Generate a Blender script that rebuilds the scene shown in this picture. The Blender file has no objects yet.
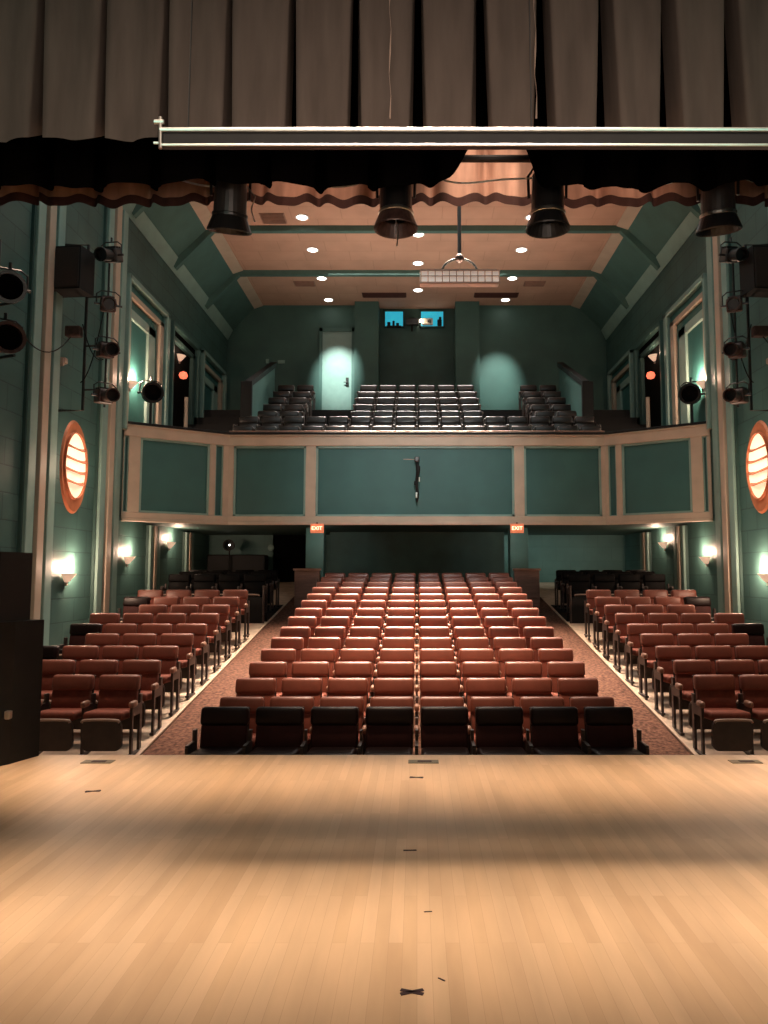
import bpy, bmesh, math, random
from mathutils import Vector, Matrix
random.seed(7)
sc = bpy.context.scene
COL = sc.collection
PI = math.pi
EYE = 1.60            # camera height over the stage boards; heights called h below are relative to it
R = math.radians

# ------------------------------------------------------------------ materials
def new_mat(name):
    m = bpy.data.materials.new(name); m.use_nodes = True
    nt = m.node_tree
    return m, nt, nt.nodes['Principled BSDF']

def noise_color(nt, c, amt, scale, coord='Object', stretch=None):
    tc = nt.nodes.new('ShaderNodeTexCoord')
    src = tc.outputs[coord]
    if stretch:
        mp = nt.nodes.new('ShaderNodeMapping'); mp.inputs['Scale'].default_value = stretch
        nt.links.new(src, mp.inputs['Vector']); src = mp.outputs['Vector']
    n = nt.nodes.new('ShaderNodeTexNoise'); n.inputs['Scale'].default_value = scale
    n.inputs['Detail'].default_value = 4
    nt.links.new(src, n.inputs['Vector'])
    r = nt.nodes.new('ShaderNodeValToRGB')
    r.color_ramp.elements[0].position = .3; r.color_ramp.elements[1].position = .7
    r.color_ramp.elements[0].color = tuple(max(0, v*(1-amt)) for v in c) + (1,)
    r.color_ramp.elements[1].color = tuple(min(1, v*(1+amt)) for v in c) + (1,)
    nt.links.new(n.outputs['Fac'], r.inputs['Fac'])
    return n, r

def mat(name, c, rough=.6, metal=0, amt=.15, scale=6, bump=0, emit=0, ecol=None, stretch=None, spec=.5, coord='Object'):
    m, nt, b = new_mat(name)
    n, r = noise_color(nt, c, amt, scale, coord, stretch)
    nt.links.new(r.outputs['Color'], b.inputs['Base Color'])
    b.inputs['Roughness'].default_value = rough
    b.inputs['Metallic'].default_value = metal
    b.inputs['Specular IOR Level'].default_value = spec
    if bump:
        bp = nt.nodes.new('ShaderNodeBump'); bp.inputs['Strength'].default_value = bump
        bp.inputs['Distance'].default_value = .02
        nt.links.new(n.outputs['Fac'], bp.inputs['Height']); nt.links.new(bp.outputs['Normal'], b.inputs['Normal'])
    if emit:
        b.inputs['Emission Color'].default_value = (ecol or c) + (1,)
        b.inputs['Emission Strength'].default_value = emit
    return m

def brick_mat(name, axes, c1, c2, mortar, bw, bh, msize, rough=.6, bump=.3, big_noise=.25, offset=.5, spec=.4, noise_scale=1.2, nstretch=(1,1,1)):
    """painted block / tile / board pattern laid on the two given world axes"""
    m, nt, b = new_mat(name)
    tc = nt.nodes.new('ShaderNodeTexCoord')
    sp = nt.nodes.new('ShaderNodeSeparateXYZ'); nt.links.new(tc.outputs['Object'], sp.inputs[0])
    cb = nt.nodes.new('ShaderNodeCombineXYZ')
    nt.links.new(sp.outputs[axes[0]], cb.inputs[0]); nt.links.new(sp.outputs[axes[1]], cb.inputs[1])
    br = nt.nodes.new('ShaderNodeTexBrick')
    nt.links.new(cb.outputs[0], br.inputs['Vector'])
    br.inputs['Color1'].default_value = c1 + (1,); br.inputs['Color2'].default_value = c2 + (1,)
    br.inputs['Mortar'].default_value = mortar + (1,)
    br.inputs['Scale'].default_value = 1; br.inputs['Mortar Size'].default_value = msize
    br.inputs['Mortar Smooth'].default_value = .2
    br.inputs['Brick Width'].default_value = bw; br.inputs['Row Height'].default_value = bh
    br.offset = offset
    mp = nt.nodes.new('ShaderNodeMapping'); mp.inputs['Scale'].default_value = nstretch
    nt.links.new(tc.outputs['Object'], mp.inputs['Vector'])
    n = nt.nodes.new('ShaderNodeTexNoise'); n.inputs['Scale'].default_value = noise_scale; n.inputs['Detail'].default_value = 5
    nt.links.new(mp.outputs['Vector'], n.inputs['Vector'])
    mr = nt.nodes.new('ShaderNodeMapRange'); mr.inputs['From Min'].default_value = .3; mr.inputs['From Max'].default_value = .7
    mr.inputs['To Min'].default_value = 1-big_noise; mr.inputs['To Max'].default_value = 1+big_noise
    nt.links.new(n.outputs['Fac'], mr.inputs['Value'])
    mx = nt.nodes.new('ShaderNodeVectorMath'); mx.operation = 'SCALE'
    nt.links.new(br.outputs['Color'], mx.inputs[0]); nt.links.new(mr.outputs['Result'], mx.inputs['Scale'])
    nt.links.new(mx.outputs[0], b.inputs['Base Color'])
    b.inputs['Roughness'].default_value = rough; b.inputs['Specular IOR Level'].default_value = spec
    if bump:
        bp = nt.nodes.new('ShaderNodeBump'); bp.inputs['Strength'].default_value = bump; bp.inputs['Distance'].default_value = .01
        bp.invert = True
        nt.links.new(br.outputs['Fac'], bp.inputs['Height']); nt.links.new(bp.outputs['Normal'], b.inputs['Normal'])
    return m

M = {}
M['boards'] = brick_mat('maple boards', (1, 0), (.575, .38, .225), (.495, .315, .175), (.43, .27, .15), 1.3, .062, .0010,
                        rough=.42, bump=.06, big_noise=.13, offset=.37, noise_scale=2.2, nstretch=(2.5, .45, 1))
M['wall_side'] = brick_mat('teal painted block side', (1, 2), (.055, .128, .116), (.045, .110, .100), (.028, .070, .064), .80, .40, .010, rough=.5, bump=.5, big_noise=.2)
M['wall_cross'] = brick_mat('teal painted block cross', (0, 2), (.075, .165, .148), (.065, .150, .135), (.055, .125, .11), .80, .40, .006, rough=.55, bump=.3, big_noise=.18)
M['ceiling'] = brick_mat('peach acoustic tile', (0, 1), (.48, .30, .215), (.46, .285, .205), (.40, .245, .175), 1.2, .6, .012, rough=.8, bump=.2, big_noise=.10)
M['teal'] = mat('teal paint', (.060, .135, .120), .5, amt=.15, scale=2)
M['teal_niche'] = mat('blue green niche paint', (.035, .15, .14), .5, amt=.12, scale=2)
M['pale_mould'] = mat('pale green moulding', (.28, .42, .37), .5, amt=.1, scale=3)
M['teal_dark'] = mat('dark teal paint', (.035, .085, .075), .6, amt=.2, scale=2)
M['teal_panel'] = mat('balcony teal panel', (.033, .118, .112), .55, amt=.10, scale=1.5)
M['teal_light'] = mat('pale teal moulding', (.22, .36, .32), .5, amt=.1, scale=3)
M['teal_back'] = mat('back wall teal', (.050, .120, .105), .6, amt=.15, scale=1.2)
M['cream'] = mat('cream painted trim', (.47, .39, .30), .5, amt=.08, scale=3)
M['carpet'] = mat('patterned rust carpet', (.115, .055, .037), .95, amt=.65, scale=22, bump=.3, spec=.1)
M['concrete'] = mat('pale concrete', (.50, .36, .26), .75, amt=.2, scale=5, bump=.1)
M['edge'] = mat('aisle edging', (.55, .38, .27), .5, amt=.1)
M['black'] = mat('black paint', (.006, .006, .006), .6, amt=.3, spec=.3)
M['black_metal'] = mat('black metal', (.012, .011, .011), .35, metal=.0, amt=.3, spec=.6)
M['worn_metal'] = mat('worn brown black metal', (.06, .03, .025), .4, amt=.4, scale=20)
M['seat_shade'] = mat('seat vinyl with painted shade', (.002, .0015, .0015), .6, amt=.3, spec=.1)  # near-black colour holds the shade beneath the balcony
M['void'] = mat('dark void', (.003, .003, .003), .95, spec=.05)
M['can_grey'] = mat('grey black can metal', (.025, .021, .020), .35, amt=.3, spec=.7)
M['chrome'] = mat('bright aluminium', (.75, .72, .66), .28, metal=1, amt=.05)
M['grille'] = mat('speaker grille', (.022, .014, .012), .75, amt=.5, scale=90, bump=.4)
M['leather'] = mat('rust red vinyl', (.225, .068, .043), .40, amt=.14, scale=5, spec=.55, coord='Object')
M['leather2'] = mat('rust red fabric', (.215, .062, .040), .75, amt=.16, scale=14, bump=.1, spec=.25)
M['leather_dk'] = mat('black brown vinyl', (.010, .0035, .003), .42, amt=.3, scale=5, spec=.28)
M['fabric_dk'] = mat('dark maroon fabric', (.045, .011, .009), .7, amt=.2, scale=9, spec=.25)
M['leather_bk'] = mat('black vinyl', (.010, .007, .006), .33, amt=.25, scale=5, spec=.6)
M['shell'] = mat('dark seat shell', (.035, .022, .017), .45, amt=.3, scale=8)
M['frame'] = mat('dark seat frame', (.055, .038, .032), .4, amt=.25, scale=8)
M['arm'] = mat('seat armrest', (.30, .16, .11), .35, amt=.2, scale=8)
M['piping'] = mat('pale seat rim', (.42, .30, .24), .35, amt=.1)
M['velour'] = mat('brown grey velour', (.118, .092, .078), .9, amt=.16, scale=3, bump=.12, stretch=(4, 4, .6), spec=.1)
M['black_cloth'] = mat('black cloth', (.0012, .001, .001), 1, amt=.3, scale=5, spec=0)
M['tan_cloth'] = mat('dusty rose cloth', (.46, .27, .20), .9, amt=.2, scale=3, stretch=(4, 4, .8), spec=.1)
M['hem'] = mat('dark maroon hem', (.05, .018, .014), .9, amt=.25, scale=6)
M['copper'] = mat('copper plate', (.55, .20, .10), .40, metal=.35, amt=.15, scale=5)
M['white'] = mat('off white', (.75, .72, .68), .5, amt=.05)
M['handrail'] = mat('brown wooden handrail', (.14, .06, .04), .4, amt=.2)
M['wood'] = mat('brown wood partition', (.16, .075, .050), .5, amt=.25, scale=4, stretch=(1, 1, 6))
M['glow_warm'] = mat('warm lamp glow', (1, .86, .68), .5, emit=9, ecol=(1, .80, .58))
M['glow_disc'] = mat('downlight glow', (1, .97, .9), .5, emit=10, ecol=(1, .93, .82))
M['glow_oval'] = mat('oval lamp glow', (1, .9, .8), .5, emit=.9, ecol=(1, .66, .42))
M['glow_panel'] = mat('pendant glow', (1, .93, .86), .5, emit=.30, ecol=(1, .72, .58))
M['bowl'] = mat('translucent sconce bowl', (.7, .45, .32), .4, emit=.55, ecol=(1, .66, .45))
M['glow_red'] = mat('red lamp glow', (.8, .12, .06), .5, emit=1.6, ecol=(.9, .16, .08))
M['sign_face'] = mat('exit sign face', (.8, .28, .15), .5, emit=.35, ecol=(.9, .20, .08))
M['sign_text'] = mat('exit sign letters', (1, .8, .6), .5, emit=2.2, ecol=(1, .72, .45))
M['cyan'] = mat('cyan lit pane', (.03, .45, .60), .4, emit=.75, ecol=(.03, .42, .58))
M['pocket'] = mat('brass floor plate', (.12, .09, .04), .5, metal=.3, amt=.3, scale=30)
M['tape'] = mat('dark spike tape', (.03, .008, .008), .7)
M['door'] = mat('pale teal door', (.24, .36, .33), .5, amt=.06)
M['slot'] = mat('dark brown vent', (.06, .02, .015), .8)
M['vent'] = mat('ceiling vent', (.26, .15, .11), .7)

# ------------------------------------------------------------------ mesh helpers
class MB:
    def __init__(self): self.bm = bmesh.new()
    def _add(self, bm2):
        me = bpy.data.meshes.new('t'); bm2.to_mesh(me); bm2.free()
        self.bm.from_mesh(me); bpy.data.meshes.remove(me)
        return self
    def box(self, c, s, bev=0, rot=None, seg=2, edges=None):
        b = bmesh.new(); bmesh.ops.create_cube(b, size=1)
        for v in b.verts: v.co = Vector((v.co.x*s[0], v.co.y*s[1], v.co.z*s[2]))
        if bev:
            es = list(b.edges)
            if edges is not None:   # bevel only edges running along this axis
                es = [e for e in es if abs((e.verts[0].co-e.verts[1].co).normalized()[edges]) > .9]
            bmesh.ops.bevel(b, geom=es, offset=bev, segments=seg, profile=.5, affect='EDGES')
        if rot:
            bmesh.ops.rotate(b, verts=b.verts, cent=(0, 0, 0), matrix=rot)
        bmesh.ops.translate(b, verts=b.verts, vec=c)
        return self._add(b)
    def span(self, a, b_, bev=0):
        c = [(a[i]+b_[i])/2 for i in range(3)]; s = [abs(b_[i]-a[i]) for i in range(3)]
        return self.box(c, s, bev)
    def prism(self, pts, axis, lo, hi):
        """closed outline pts in the two other axes, extruded along axis from lo to hi"""
        b = bmesh.new()
        def P(p, t):
            return {0: (t, p[0], p[1]), 1: (p[0], t, p[1]), 2: (p[0], p[1], t)}[axis]
        A = [b.verts.new(P(p, lo)) for p in pts]; B = [b.verts.new(P(p, hi)) for p in pts]
        b.faces.new(A); b.faces.new(B[::-1]); n = len(pts)
        for i in range(n): b.faces.new((A[i], B[i], B[(i+1) % n], A[(i+1) % n]))
        bmesh.ops.recalc_face_normals(b, faces=b.faces)
        return self._add(b)
    def tube(self, pts, r, seg=8, caps=True):
        b = bmesh.new(); pts = [Vector(p) for p in pts]; rings = []
        rr = r if isinstance(r, (list, tuple)) else [r]*len(pts)
        for i, p in enumerate(pts):
            d = (pts[min(i+1, len(pts)-1)] - pts[max(i-1, 0)]).normalized()
            up = Vector((0, 0, 1)) if abs(d.z) < .95 else Vector((0, 1, 0))
            u = d.cross(up).normalized(); w = d.cross(u).normalized()
            rings.append([b.verts.new(p + rr[i]*(math.cos(2*PI*k/seg)*u + math.sin(2*PI*k/seg)*w)) for k in range(seg)])
        for a, c in zip(rings, rings[1:]):
            for k in range(seg): b.faces.new((a[k], a[(k+1) % seg], c[(k+1) % seg], c[k]))
        if caps: b.faces.new(rings[0][::-1]); b.faces.new(rings[-1])
        bmesh.ops.recalc_face_normals(b, faces=b.faces)
        return self._add(b)
    def lathe(self, prof, seg=24, mtx=None, caps=False, ang=2*PI, a0=0):
        b = bmesh.new(); full = abs(ang-2*PI) < 1e-6; n = seg if full else seg+1
        rings = [[b.verts.new((p[0]*math.cos(a0+ang*k/seg), p[0]*math.sin(a0+ang*k/seg), p[1])) for k in range(n)] for p in prof]
        for a, c in zip(rings, rings[1:]):
            for k in range(seg): b.faces.new((a[k], a[(k+1) % n], c[(k+1) % n], c[k]))
        if caps: b.faces.new(rings[0]); b.faces.new(rings[-1])
        bmesh.ops.remove_doubles(b, verts=b.verts, dist=1e-5)
        bmesh.ops.recalc_face_normals(b, faces=b.faces)
        if mtx: bmesh.ops.transform(b, matrix=mtx, verts=b.verts)
        return self._add(b)
    def grid(self, rows):
        b = bmesh.new(); V = [[b.verts.new(p) for p in r] for r in rows]
        for a, c in zip(V, V[1:]):
            for k in range(len(a)-1): b.faces.new((a[k], a[k+1], c[k+1], c[k]))
        return self._add(b)
    def done(self, name, m, parent=None, loc=None, smooth=False, kind=None, label=None):
        me = bpy.data.meshes.new(name); self.bm.to_mesh(me); self.bm.free()
        if smooth:
            for p in me.polygons: p.use_smooth = True
        me.materials.append(M[m] if isinstance(m, str) else m)
        o = bpy.data.objects.new(name, me); COL.objects.link(o)
        if parent: o.parent = parent
        if loc: o.location = loc
        if kind: o['kind'] = kind
        if label: o['label'] = label
        return o

def tag(o, label, cat, group=None):
    o['label'] = label; o['category'] = cat
    if group: o['group'] = group
    return o
def thing(name, label, cat, loc=(0, 0, 0), rz=0, group=None):
    o = bpy.data.objects.new(name, None); COL.objects.link(o)
    o.empty_display_size = .1
    o.location = loc; o.rotation_euler = (0, 0, rz)
    return tag(o, label, cat, group)
def dup(root, loc, label=None, group=None, mirror=False, rz=None):
    r = root.copy(); COL.objects.link(r); r.location = loc
    if mirror: r.scale = (-1, 1, 1)
    if rz is not None: r.rotation_euler = (0, 0, rz)
    if label: r['label'] = label
    if group: r['group'] = group
    for ch in list(root.children):
        c = ch.copy(); COL.objects.link(c); c.parent = r
        for g in list(ch.children):
            d = g.copy(); COL.objects.link(d); d.parent = c
    return r
def struct(mb, name, m, parent=None, smooth=False):
    return mb.done(name, m, parent, kind='structure', smooth=smooth)
def H(h): return EYE + h
RX = lambda a: Matrix.Rotation(a, 3, 'X')
RZ = lambda a: Matrix.Rotation(a, 3, 'Z')

# ------------------------------------------------------------------ room shell
W = 6.0; DB = 23.2; CE = 8.54; CV = 7.60; CX = 5.05
def floor_z(D):
    if D < 8.2: return -.545
    if D < 8.9: return -.545 + (D-8.2)*.15
    return -.44 + .143*(D-8.9)

struct(MB().span((-6.3, -2.5, -.9), (6.3, 6.85, 0)), 'floor_stage', 'boards')
Ds = [6.86, 8.2, 8.9, 12, 16, 21.9]
def floor_strip(name, x0, x1, dz, m, D0=6.86, D1=21.9):
    ds = [D0] + [d for d in Ds if D0 < d < D1] + [D1]
    g = MB()
    outline = [(d, floor_z(d)+dz) for d in ds] + [(d, floor_z(d)-.25) for d in reversed(ds)]
    g.prism(outline, 0, x0, x1)
    return struct(g, name, m)
floor_strip('floor_carpet', -3.15, 3.15, 0, 'carpet')
floor_strip('floor_concrete', -6.05, -3.15, .012, 'concrete')
floor_strip('floor_concrete', 3.15, 6.05, .012, 'concrete')
for i, s in enumerate((-1, 1)):
    ds = [6.86, 8.2, 8.9, 16.3]
    g = MB().prism([(d, floor_z(d)+.035) for d in ds]+[(d, floor_z(d)-.02) for d in reversed(ds)], 0, s*3.165-.015, s*3.165+.015)
    struct(g, 'trim_%d' % (i+1), 'edge')

# side walls, each with three tall niches over the boxes
NICHES = [(14.92, 17.45, 2.95, 6.18), (17.70, 19.95, 2.95, 6.15), (20.3, 22.75, 2.95, 6.22)]
def side_wall(s, name):
    g = MB(); x0, x1 = s*W, s*(W+.6)
    ys = [6.4]
    cur = 6.4
    g.span((x0, cur, -1), (x1, DB+.8, H(9.4)))
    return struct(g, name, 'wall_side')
side_wall(-1, 'wall_left'); side_wall(1, 'wall_right')

# shallow niches with three nested frames
wn = 0
for s in (-1, 1):
    for k, (a, b, z0, z1) in enumerate(NICHES):
        wn += 1
        root = struct(MB().span((s*(W-.012), a+.1, H(z0)), (s*(W+.05), b-.1, H(z1-.1))), 'window_%d' % wn, 'void' if k == 1 else 'teal_niche')
        for j, (near, far, wd, top, tw, pr, m) in enumerate([(0, 0, .17, 0, .11, .13, 'teal_light'), (.10, .36, .24, .33, .12, .10, 'cream'), (.20, .82, .42, .66, .20, .07, 'pale_mould')]):
            if k == 1:
                m = ('teal', 'teal_dark', 'teal_dark')[j]
                if j == 2: continue
            g = MB(); aa, bb, tt = a+near, b-far, z1-top
            x0 = s*(W-pr); x1 = s*(W+.02)
            g.span((x0, aa, H(z0)), (x1, aa+.08, H(tt)), .008)
            g.span((x0, bb-wd, H(z0)), (x1, bb, H(tt)), .012)
            g.span((x0, aa, H(tt-tw)), (x1, bb, H(tt)), .012)
            g.done('frame', m, root)
    t = thing('niche_pole', 'pale slim pole standing in the dark niche %s' % ('above the loudspeaker-side box' if s < 0 else 'above the opposite box'), 'pole', (s*5.80, 18.55, H(2.7)))
    MB().tube([(0, 0, 0), (0, 0, 1.75)], .05, 10).done('shaft', 'cream', t)
    MB().lathe([(0, .04), (.12, .04), (.14, 0)], 14).done('base', 'black', t)

# pilasters (three-ribbed mouldings)
tn = 2
def pilaster(s, D0, D1, z0, z1, full=True):
    global tn
    tn += 1
    w = D1-D0
    root = struct(MB().span((s*(W-.05), D0, z0), (s*(W+.1), D1, z1)), 'trim_%d' % tn, 'teal_dark')
    g = MB()
    for f in (.04, .72):
        g.span((s*(W-.10), D0+w*f, z0), (s*(W-.04), D0+w*(f+.24), z1), .012)
    g.done('rib', 'teal_light', root)
    MB().span((s*(W-.115), D0+w*.38, z0), (s*(W-.04), D0+w*.60, z1), .012).done('rib', 'cream', root)
for s in (-1, 1):
    pilaster(s, 11.25, 12.2, -.6, H(7.35))
    pilaster(s, 13.85, 14.85, -.3, H(7.35))
    pilaster(s, 16.6, 17.3, .3, H(1.1))
    pilaster(s, 19.2, 19.9, .7, H(1.1))

# ceiling: flat peach field, sloping teal coves, beams
struct(MB().span((-CX, 6.8, H(CE)), (CX, DB+.8, H(CE+.2))), 'ceiling', 'ceiling')
for s in (-1, 1):
    struct(MB().prism([(s*CX, H(CE)), (s*(W+.05), H(CV-.05)), (s*(W+.3), H(CV)), (s*(W+.3), H(CE+.3)), (s*CX, H(CE+.2))], 1, 6.8, DB+.8), 'ceiling_cove', 'teal')
    tn += 1
    t = struct(MB().prism([(s*(CX-.16), H(CE-.02)), (s*(CX+.13), H(CE-.12)), (s*(CX+.05), H(CE+.05)), (s*(CX-.16), H(CE+.05))], 1, 6.8, DB), 'trim_%d' % tn, 'cream')
    tn += 1
    t = struct(MB().prism([(s*(W-.17), H(CV+.13)), (s*(W-.02), H(CV-.19)), (s*(W+.1), H(CV-.1)), (s*(W+.1), H(CV+.2))], 1, 6.8, DB), 'trim_%d' % tn, 'teal_light')
def offs(p, q, d):
    v = Vector((q[0]-p[0], q[1]-p[1])).normalized(); n = Vector((-v.y, v.x)); return n*d
for D in (9.7, 12.4, 15.1, 17.8, 20.5):
    g = MB()
    pts = [(-W, H(CV)), (-CX, H(CE)), (CX, H(CE)), (W, H(CV)), (W-.10, H(CV-.15)), (CX-.06, H(CE-.14)), (-CX+.06, H(CE-.14)), (-W+.10, H(CV-.15))]
    b = [(p[0], p[1]) for p in pts]
    for q in ((0, 1, 6, 7), (1, 2, 5, 6), (2, 3, 4, 5)):
        g.prism([b[i] for i in q], 1, D-.07, D+.07)
    struct(g, 'ceiling_beam', 'teal')

# upper back wall: projecting piers either side of a darker centre bay
g = MB(); g.span((-W-.1, DB, H(.9)), (-1.95, DB+.5, H(CE+.3))); g.span((1.95, DB, H(.9)), (W+.1, DB+.5, H(CE+.3)))
bw = struct(g, 'wall_back', 'teal_back')
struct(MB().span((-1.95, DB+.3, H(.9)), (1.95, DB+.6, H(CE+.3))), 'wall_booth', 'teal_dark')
for s in (-1, 1):
    tn += 1
    struct(MB().span((s*1.2, DB-.35, H(3.5)), (s*1.95, DB+.4, H(CE))), 'trim_%d' % tn, 'teal_back')
# booth windows
for k, (x0, x1, z0, z1) in enumerate([(-1.02, -.45, 7.93, 8.42), (.13, .84, 7.93, 8.42)]):
    r_ = struct(MB().span((x0, DB+.24, H(z0)), (x1, DB+.31, H(z1))), 'window_%d' % (7+k), 'cyan')
    g = MB(); t = .035
    g.span((x0-t, DB+.2, H(z0-t)), (x0, DB+.3, H(z1+t))); g.span((x1, DB+.2, H(z0-t)), (x1+t, DB+.3, H(z1+t)))
    g.span((x0-t, DB+.2, H(z0-t)), (x1+t, DB+.3, H(z0))); g.span((x0-t, DB+.2, H(z1)), (x1+t, DB+.3, H(z1+t)))
    g.done('frame', 'teal_dark', r_)
# booth gear
g = MB()
for (x, h_, w_) in [(-.9, .13, .10), (-.75, .17, .07), (-.62, .10, .09)]:
    g.span((x-w_/2, DB+.17, H(7.90)), (x+w_/2, DB+.235, H(7.93+h_)), .01)
g.span((-.97, DB+.14, H(7.88)), (-.5, DB+.23, H(7.93)))
tag(g.done('sound_mixer', 'black'), 'dark control gear silhouetted on the first booth window sill', 'equipment')
t = thing('projector', 'pale projector standing in the second booth window', 'projector', (.34, DB+.17, H(7.93)))
MB().box((0, 0, .13), (.34, .12, .22), .03).done('body', 'white', t)
MB().lathe([(.05, 0), (.05, .05), (.03, .05)], 14, Matrix.Translation((.06, -.06, .12)) @ Matrix.Rotation(PI/2, 4, 'X')).done('lens', 'black_metal', t)
g = MB(); g.box((0, 0, .10), (.14, .1, .2), .02); g.box((.02, 0, .24), (.08, .07, .1), .02)
tag(g.done('stage_monitor', 'black', loc=(.72, DB+.17, H(7.93))), 'small black monitor beside the pale projector in the booth window', 'monitor')
t = thing('followspot', 'black followspot between the two cyan booth windows', 'spotlight', (-.16, DB+.1, H(7.75)))
MB().box((0, 0, .28), (.42, .2, .22), .03).done('body', 'black_metal', t)
MB().tube([(0, 0, .18), (0, .08, 0)], .03).done('bracket', 'black', t)
MB().lathe([(.0, .0), (.05, .0), (.06, .08), (.05, .08)], 12, Matrix.Translation((.24, -.05, .3)) @ Matrix.Rotation(PI/2, 4, 'Y')).done('lens', 'glow_warm', t)

# balcony door and its frame (left of the booth bay)
d = struct(MB().span((-2.98, DB-.05, H(4.55)), (-2.06, DB+.02, H(7.66))), 'door_1', 'door')
g = MB(); g.span((-3.08, DB-.09, H(4.55)), (-2.98, DB+.02, H(7.78))); g.span((-2.06, DB-.09, H(4.55)), (-1.96, DB+.02, H(7.78))); g.span((-3.08, DB-.09, H(7.66)), (-1.96, DB+.02, H(7.78)))
g.done('frame', 'teal', d)
g = MB(); g.box((-2.19, DB-.08, H(6.05)), (.09, .04, .26), .01); g.tube([(-2.19, DB-.08, H(6.02)), (-2.19, DB-.14, H(6.02)), (-2.30, DB-.14, H(6.02))], .016)
g.done('handle', 'black_metal', d)
g = MB()
for x, z in ((-4.55, 6.65), (-4.1, 6.65)):
    pass
tag(MB().box((-4.72, DB-.02, H(6.72)), (.10, .05, .14), .01).done('wall_switch', 'teal_light'), 'small pale switch box on back wall beside balcony door', 'switch')
tag(MB().box((-4.28, DB-.02, H(6.70)), (.22, .05, .10), .01).done('emergency_light', 'teal_light'), 'small pale wall fitting closest to the balcony door', 'wall light')

# ------------------------------------------------------------------ balcony
BX, BD = 4.15, 16.4      # front line and the splayed boxes
SX, SD = 6.0, 15.15
ZB, ZT = H(1.11), H(3.10)
slab = [(-SX, SD+.1), (-BX, BD+.1), (BX, BD+.1), (SX, SD+.1), (SX, DB+.3), (-SX, DB+.3)]
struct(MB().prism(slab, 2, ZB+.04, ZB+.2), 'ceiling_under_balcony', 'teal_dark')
rows_b = [(17.0, 3.41), (17.65, 3.77), (18.3, 4.05), (18.95, 4.36), (19.6, 4.70), (20.25, 5.02), (20.9, 5.37)]
g = MB()
for i, (D, h) in enumerate(rows_b):
    x = BX if i < 1 else 5.98
    g.span((-x, D-.47 if i else BD+.12, ZB+.2), (x, DB+.2, H(h-.82)))
struct(g, 'floor_balcony', 'black')

def facade(p, q, name, panels, end_post=None):
    """one straight run of the parapet: cream rails and stiles, recessed teal panels"""
    P = Vector((p[0], p[1], 0)); Q = Vector((q[0], q[1], 0)); L = (Q-P).length; ang = math.atan2(Q.y-P.y, Q.x-P.x)
    root = MB().span((0, .04, ZB), (L, .14, ZT-.02)).done(name, 'teal_panel', kind='structure')
    root.location = P; root.rotation_euler = (0, 0, ang)
    g = MB()
    g.span((0, -.05, ZT-.26), (L, .05, ZT-.02), .012); g.span((0, -.05, ZB), (L, .05, ZB+.17), .012)
    g.span((0, -.09, ZB-.02), (L, .05, ZB+.05), .012)
    g.span((0, -.08, ZT-.05), (L, .12, ZT-.015), .01)
    xs = [0]
    for (a, b) in panels: xs += [a, b]
    xs.append(L)
    for a, b in zip(xs[0::2], xs[1::2]):
        g.span((a, -.03, ZB+.1), (b, .06, ZT-.1), .012)
    g.done('frame', 'cream', root)
    g = MB()
    for (a, b) in panels:
        t = .045 if b-a > .5 else .02
        g.span((a, -.005, ZB+.17), (a+t, .06, ZT-.26)); g.span((b-t, -.005, ZB+.17), (b, .06, ZT-.26))
        g.span((a, -.005, ZT-.26-t), (b, .06, ZT-.26)); g.span((a, -.005, ZB+.17), (b, .06, ZB+.17+t))
    g.done('panel_moulding', 'teal_light', root)
    MB().span((-.01, -.10, ZT-.015), (L+.01, .16, ZT+.035), .012).done('ledge', 'black', root)
    return root
k = 16.55/750
X = lambda px: (px-417)*k
facade((-BX, BD), (BX, BD), 'wall_balcony_front', [(BX+X(234), BX+X(306)), (BX+X(316), BX+X(514)), (BX+X(524), BX+X(601))])
fl = facade((-SX, SD), (-BX, BD), 'wall_box_left', [(.02, .11), (.34, 1.80), (1.93, 2.10)])
fr = facade((BX, BD), (SX, SD), 'wall_box_right', [(.08, .25), (.38, 1.84), (2.07, 2.16)])
# bright metal handrail over the balcony front
t = thing('balcony_handrail', 'long thin polished rail along the top of the balcony front', 'railing', (0, BD-.02, ZT+.03))
MB().tube([(-BX, 0, .03), (BX, 0, .03)], .020, 10).done('rail', 'arm', t)
for i in range(9):
    x = -BX+.1+i*(2*BX-.2)/8
    MB().box((x, .02, .012), (.05, .03, .03), .005).done('bracket', 'black_metal', t)

# stair side walls in the balcony
for s, lab in ((-1, 'sloping dark-capped stair wall in the balcony by the door side'), (1, 'sloping dark-capped stair wall in the balcony on the doorless side')):
    tn += 1
    r_ = struct(MB().prism([(18.4, H(2.4)), (18.4, H(4.72)), (21.5, H(6.1)), (21.5, H(2.4))], 0, s*4.2-.05, s*4.2+.05), 'trim_%d' % tn, 'teal')
    g = MB(); g.prism([(18.34, H(4.68)), (18.34, H(4.82)), (21.55, H(6.22)), (21.55, H(6.08))], 0, s*4.2-.09, s*4.2+.09)
    g.span((s*4.1, 18.30, H(2.9)), (s*4.38, 18.40, H(4.80)), .01)
    g.done('cap', 'black', r_)
# box floor edges and dark box rails
for s in (-1, 1):
    tn += 1

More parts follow.
